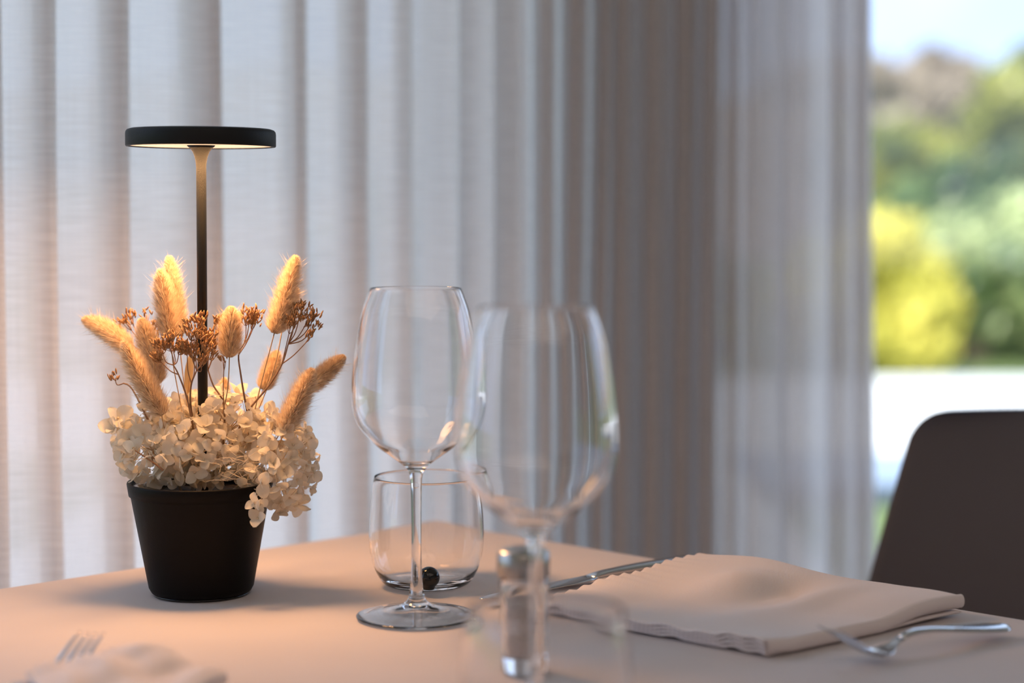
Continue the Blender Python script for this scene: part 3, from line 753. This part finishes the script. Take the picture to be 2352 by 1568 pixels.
sprig('statice stem with buds between the short plume and the tall one', [(568, 945, 0), (562, 915, 0), (553, 860, .001), (548, 815, .001), (560, 790, 0)],
      [(4, 565, 735, 12, 36), (4, 574, 722, 10, 24), (4, 582, 745, 9, 18), (3, 592, 728, 8, 12)], -.004, 34)
sprig('thin statice bearing buds left of the short plump plume', [(514, 1025, 0), (514, 930, 0), (490, 885, 0), (478, 850, 0)],
      [(3, 496, 745, 12, 26), (3, 506, 738, 9, 18), (3, 490, 775, 9, 14), (1, 515, 830, 6, 8)], -.006, 35)
sprig('statice buds peeping out behind the far left plumes', [(400, 1000, 0), (370, 900, 0), (345, 820, 0)],
      [(2, 290, 742, 8, 16), (2, 298, 728, 8, 14), (2, 352, 752, 9, 20), (2, 365, 770, 9, 16), (2, 338, 722, 6, 8), (2, 276, 748, 5, 6)], .026, 36)
sprig('single tiny bud on a thin stalk far out at the left', [(345, 975, 0), (305, 895, 0), (284, 880, 0)],
      [(2, 264, 869, 4, 9)], .002, 37)
sprig('short broken statice twig poking up among the left petals', [(375, 1080, 0), (352, 1062, 0), (310, 1034, 0)], [(1, 350, 1050, 3, 4)], -.036, 38)
# pale dried leaf standing before the pole
lf = empty('dried_leaf', PP(432, 905, .006), 'narrow translucent ochre leaf standing just left of the pole', 'dried leaf')
b = MB(); rows = []
for i in range(13):
    u = i / 12.0; w = .0032 * math.sin(math.pi * (u * .96 + .02)) ** .7
    rows.append([Vector((v * w + .003 * u * u, -abs(v) * .0015 + .002 * math.sin(u * 3), u * .031)) for v in (-1, -.5, 0, .5, 1)])
b.grid(rows); b.build('leaf_blade', leafy('ochre leaf', (.62, .40, .17), (.74, .50, .24), .5), lf)
b = MB(); b.tube([(0, 0, -.03), (0, 0, .0), (.001, .001, .012)], [.0004, .0004, .0002], 5); b.build('leaf_stalk', M['stem'], lf)

# ------------------------------------------------------------------ napkins
def napkin(name, label, A, B, C, D, layers, zf, group='folded cloth napkins', thick=.0022, lift=.0012):
    """A left corner, B front corner, C right corner, D back corner (points on the table); stacked folded layers"""
    c0 = (A + B + C + D) / 4; c0.z = TZ
    o = empty(name, c0, label, 'napkin', group)
    nu = nv = 72
    for L in range(layers):
        top = []; bot = []
        ph = L * 2.3
        for i in range(nu + 1):
            u = i / nu; rt, rb = [], []
            for j in range(nv + 1):
                v = j / nv
                # u runs A->B direction (left->front), v runs A->D (left->back)
                p = A.lerp(B, u).lerp(D.lerp(C, u), v) - c0
                ins = (layers - 1 - L) * .0007
                p2 = p + ((A - D).normalized() * (-ins) * (1 - v) * 1.0)
                edgeV = math.exp(-v / .02)      # hem along A-B
                edgeU = math.exp(-u / .045)     # hem along A-D
                z = zf(u, v, (L + 1.0) / layers)
                hem = .0008 * math.sin(u * 46 + ph * .12 + 2 * math.sin(u * 7)) * edgeV + .0007 * math.sin(u * 23 + ph * .10) * edgeV
                hem2 = .0010 * math.sin(v * 88 + ph + 1.5 * math.sin(v * 9)) * edgeU
                base = L * thick
                zz = lift + base + z + hem + hem2 * (L == layers - 1)
                zz = max(zz, lift + base * .8)
                # round the folded sides (u=1 and v=1)
                rnd_ = 0
                rnd2 = max(0, 1 - (1 - v) / .018) ** 2 if v > .982 else 0
                th = thick * .84 * (1 - .6 * max(rnd_, rnd2))
                rt.append(Vector((p2.x, p2.y, zz + th))); rb.append(Vector((p2.x, p2.y, zz + thick * .84 - th)))
            top.append(rt); bot.append(rb)
        b = MB(); b.grid(top); b.grid([list(reversed(r)) for r in bot])
        m = nv + 1; off = (nu + 1) * m
        def ti(i, j): return i * m + j
        def bi(i, j): return off + i * m + (nv - j)
        for i in range(nu):
            b.f.append((ti(i, 0), bi(i, 0), bi(i + 1, 0), ti(i + 1, 0))); b.f.append((ti(i, nv), ti(i + 1, nv), bi(i + 1, nv), bi(i, nv)))
        for j in range(nv):
            b.f.append((ti(0, j), ti(0, j + 1), bi(0, j + 1), bi(0, j))); b.f.append((ti(nu, j), bi(nu, j), bi(nu, j + 1), ti(nu, j + 1)))
        fixn(b.build('folded_layer', M['napkin'], o))
    # the doubled cloth wraps round the folded side B-C
    b = MB(); rows = []; hh = thick * layers / 2; outd = (B - A).normalized()
    for j in range(nv + 1):
        v = j / nv; p = B.lerp(C, v) - c0; z = lift + hh + max(zf(1.0, v, 1.0), -lift * .8)
        rows.append([Vector((p.x, p.y, z)) + Vector((0, 0, 1)) * hh * math.cos(a_) * 1.03 + outd * (.0028 * math.sin(a_) - .0004) for a_ in [math.pi * k / 10 for k in range(11)]])
    b.grid(rows); b.build('fold_edge', M['napkin'], o)
    return o
def G2(u, v, a, b, s, t): return math.exp(-((u - a) / s) ** 2 - ((v - b) / t) ** 2)
def zmain(u, v, f):
    z = .012 * G2(u, v, -.02, .98, .42, .45)            # lifted back-left corner
    z += .0075 * G2(u, v, .55, 1.0, .35, .30)
    z += .008 * G2(u, v, .40, .62, .13, .20) + .0055 * G2(u, v, .85, .80, .2, .2)
    z -= .009 * G2(u, v, .56, .66, .07, .16)
    z += .0045 * G2(u, v, .72, .60, .06, .25)
    z += .0034 * noise.noise(Vector((u * 3.5, v * 3.5, 0)))
    z += .0016 * math.sin(u * 9 + v * 5)
    return max(z, -.0003) * f
A = T(1222, 1385, .008); B = T(1757, 1505, .002); C = T(2208, 1402, .004); D = T(1606, 1284, .016)
for q in (A, B, C, D): q.z = TZ
napkin('folded_napkin', 'blush folded cloth napkin lying flat between knife and fork', A, B, C, D, 4, zmain, thick=.0023)
A2 = T(60, 1560, .012); B2 = P(180, 1700, .93); B2.z = TZ; C2 = T(520, 1585, .004); D2 = T(345, 1508, .014)
for q in (A2, B2, C2, D2): q.z = TZ
napkin('folded_napkin', 'blurred napkin corner at the lower left beside a fork', A2, B2, C2, D2, 3,
       lambda u, v, f: (.010 * G2(u, v, .15, .9, .35, .4) + .006 * G2(u, v, .1, .3, .3, .3) + .004 * noise.noise(Vector((u * 4, v * 5, 7)))) * f, thick=.0022, lift=.008)

# ------------------------------------------------------------------ cutlery
def fork(loc, dirv, label, L=.186, sc_=1.0, tilt=0.0):
    rz = math.atan2(dirv.y, dirv.x)
    o = empty('fork', loc, label, 'fork', 'steel forks', rz=rz)   # local x: tine tips at 0, handle end at L
    zf = lambda x: {0: 0}.get(x)
    prof = [(0, .0235), (.012, .0180), (.026, .0105), (.038, .0048), (.048, .0020), (.056, .0022), (.064, .0050), (.072, .0088), (.080, .0110), (.092, .0118), (.110, .0108), (.135, .0080), (.160, .0056), (.178, .0044), (.186, .0042)]
    prof = [(x * L / .186, z) for x, z in prof]
    sp_ = spline(prof, 4)
    def zx(x):
        for (a, b), (c, d) in zip(sp_[:-1], sp_[1:]):
            if a <= x <= c: return b + (d - b) * (x - a) / max(1e-6, c - a)
        return sp_[-1][1]
    wid = [(.036, .0215), (.042, .0222), (.050, .0215), (.057, .0170), (.062, .0110), (.068, .0072), (.076, .0058), (.088, .0056), (.105, .0068), (.125, .0100), (.145, .0146), (.162, .0182), (.174, .0186), (.181, .0150), (.185, .0080), (.1862, .0015)]
    wid = spline([(a * L / .186, w) for a, w in wid], 3)
    head = [(x, zx(x) + .0012, w, .0017, .0022 * min(1, w / .02)) for x, w in wid if x < .064]
    b = MB(); b.loft(head, 16); fixn(b.build('head', M['steel'], o))
    hand = [(x, zx(x) + .0016, w * 1.15, .0032 if x > .09 * L / .186 else .0036, -.0004) for x, w in wid if x >= .0625]
    b = MB(); b.loft(hand, 16); fixn(b.build('handle', M['steel'], o))
    # raised border line near the handle end
    b = MB(); ed = []
    xs = [(x, w) for x, w in wid if x > .12 * L / .186]
    for x, w in xs: ed.append((x - .0008, w * .47, zx(x) + .0030))
    for x, w in reversed(xs): ed.append((x - .0008, -w * .47, zx(x) + .0030))
    b.tube(ed, .00035, 6); b.build('border_bead', M['steel'], o)
    for k in range(4):
        y = (k - 1.5) * .0057
        b = MB(); secs = []
        for i in range(12):
            u = i / 11.0; x = .0005 + (.0385 - .0005) * u
            secs.append((x, zx(x) + .0012 + .0006 * (abs(k - 1.5) > 1), .0013 + .0021 * min(1, u * 2.2), .0010 + .0007 * u, 0))
        b.loft(secs, 10)
        b.v = [(p[0], p[1] + y * (1.0 - .06 * (1 - p[0] / .04)), p[2]) for p in b.v]
        fixn(b.build('tine', M['steel'], o))
    return o
tip = T(1900, 1453, .0235); end = T(2309, 1447, .0042)
fork(Vector((tip.x, tip.y, Z0 + .0012)), end - tip, 'whole steel fork lying right of the napkin, tines raised', L=min(.20, (Vector((end.x, end.y)) - Vector((tip.x, tip.y))).length))
tip = T(212, 1462, .0235); dv = Vector((-.32, -1, 0))
fork(Vector((tip.x, tip.y, Z0 + .0012)), dv, 'blurred fork at the lower left, only tines showing')
# knife
ka = T(1102, 1379, .001); kb = T(1530, 1297, .004)
kd = kb - ka; kl = .225
kn = empty('table_knife', (ka.x, ka.y, Z0 + .0012), 'steel table knife lying along the far edge of the napkin', 'knife', rz=math.atan2(kd.y, kd.x))
b = MB(); b.loft([(0, .0012, .002, .0006, 0), (.004, .0012, .0075, .0009, 0), (.012, .0012, .0125, .0011, 0), (.03, .0014, .0165, .0012, 0), (.06, .0018, .0185, .0014, 0), (.085, .0022, .0185, .0016, 0), (.100, .0026, .0165, .0022, 0), (.108, .003, .0125, .003, 0)], 14)
fixn(b.build('blade', M['steel'], kn))
b = MB(); b.loft([(.106, .003, .0125, .003, 0), (.112, .0038, .0090, .0050, 0), (.120, .0042, .0082, .0058, 0), (.150, .0046, .0100, .0066, 0), (.185, .0046, .0135, .0066, 0), (.212, .0042, .0160, .006, 0), (.222, .0038, .012, .0045, 0), (kl, .0034, .004, .002, 0)], 16)
fixn(b.build('handle', M['steel'], kn))

# ------------------------------------------------------------------ chair
ct = P(2060, 960, 1.72)        # near the top left corner of the back
cdir = Vector((.80, -.60, 0)).normalized()      # along the width of the back
cn = Vector((cdir.y, -cdir.x, 0)) * -1            # pointing away from the table
if cn.dot(Vector((1, 1, 0))) < 0: cn = -cn
ZT = ct.z
cc = Vector((ct.x, ct.y, 0)) + cdir * .19 ; cc.z = 0
ch = empty('dining_chair', cc, 'taupe moulded dining chair at the right edge of the table', 'chair')
def shell(y_u, z_v):  # unused
    pass
b = MB(); rowsF = []; rowsB = []
nu_, nv_ = 40, 40
zb_, ztop = .46, ZT + .004
for j in range(nv_ + 1):
    v = 1 - (1 - j / nv_) ** 2.2; z = zb_ + (ztop - zb_) * v
    rf, rb = [], []
    for i in range(nu_ + 1):
        u = i / nu_ * 2 - 1
        hw = .245 - .052 * v ** 1.3
        # superellipse rounding of the upper corners
        rc = .030; 
        zz = z; xx = u * hw
        top_in = (ztop - z)
        if top_in < rc: xx = u * (hw - rc + math.sqrt(max(0, rc * rc - (rc - top_in) ** 2)))
        crown = .006 * (1 - u * u) * v
        curve = .045 * u * u * (1 - .25 * v)          # wraps toward the sitter
        lean = .085 * v ** 1.2
        off = lean - curve
        p = cdir * xx + cn * off + Vector((0, 0, zz + crown))
        rf.append(p); rb.append(p + cn * .016)
    rowsF.append(rf); rowsB.append(rb)
b.grid(rowsF); b.grid([list(reversed(r)) for r in rowsB])
m_c = nu_ + 1; off_ = (nv_ + 1) * m_c
def fi(j, i): return j * m_c + i
def bk(j, i): return off_ + j * m_c + (nu_ - i)
for i in range(nu_):
    b.f.append((fi(0, i), bk(0, i), bk(0, i + 1), fi(0, i + 1))); b.f.append((fi(nv_, i), fi(nv_, i + 1), bk(nv_, i + 1), bk(nv_, i)))
for j in range(nv_):
    b.f.append((fi(j, 0), fi(j + 1, 0), bk(j + 1, 0), bk(j, 0))); b.f.append((fi(j, nu_), bk(j, nu_), bk(j + 1, nu_), fi(j + 1, nu_)))
bo = fixn(b.build('backrest', M['chair'], ch)); bevel(bo, .005, 3)
b = MB(); rt = []; rb = []
for j in range(17):
    v = j / 16; rowt = []; rowb = []
    for i in range(21):
        u = i / 20 * 2 - 1; hw = .235 * (1 - .10 * v ** 3)
        p = cdir * (u * hw) - cn * (v * .40 - .015) + Vector((0, 0, .455 + .018 * u * u - .014 * math.sin(v * 3.14)))
        rowt.append(p); rowb.append(p - Vector((0, 0, .022)))
    rt.append(rowt); rb.append(rowb)
b.grid(rt); b.grid([list(reversed(r)) for r in rb]); m_c = 21; off_ = 17 * 21
for i in range(20):
    b.f.append((i, off_ + 20 - i, off_ + 19 - i, i + 1)); q = 16 * 21; b.f.append((q + i, q + i + 1, off_ + q + 19 - i, off_ + q + 20 - i))
for j in range(16):
    b.f.append((j * 21, (j + 1) * 21, off_ + (j + 1) * 21 + 20, off_ + j * 21 + 20)); b.f.append((j * 21 + 20, off_ + j * 21, off_ + (j + 1) * 21, (j + 1) * 21 + 20))
fixn(b.build('seat', M['chair'], ch))
for sx in (-1, 1):
    for k, t_ in ((0, .03), (1, -.35)):
        b = MB(); b.tube([cdir * sx * .17 + cn * (t_ * .9) + Vector((0, 0, .438)), cdir * sx * .215 + cn * (t_ + (.05 if k == 0 else -.03)) + Vector((0, 0, 0))], [.013, .009], 12); b.build('leg', M['chairleg'], ch)
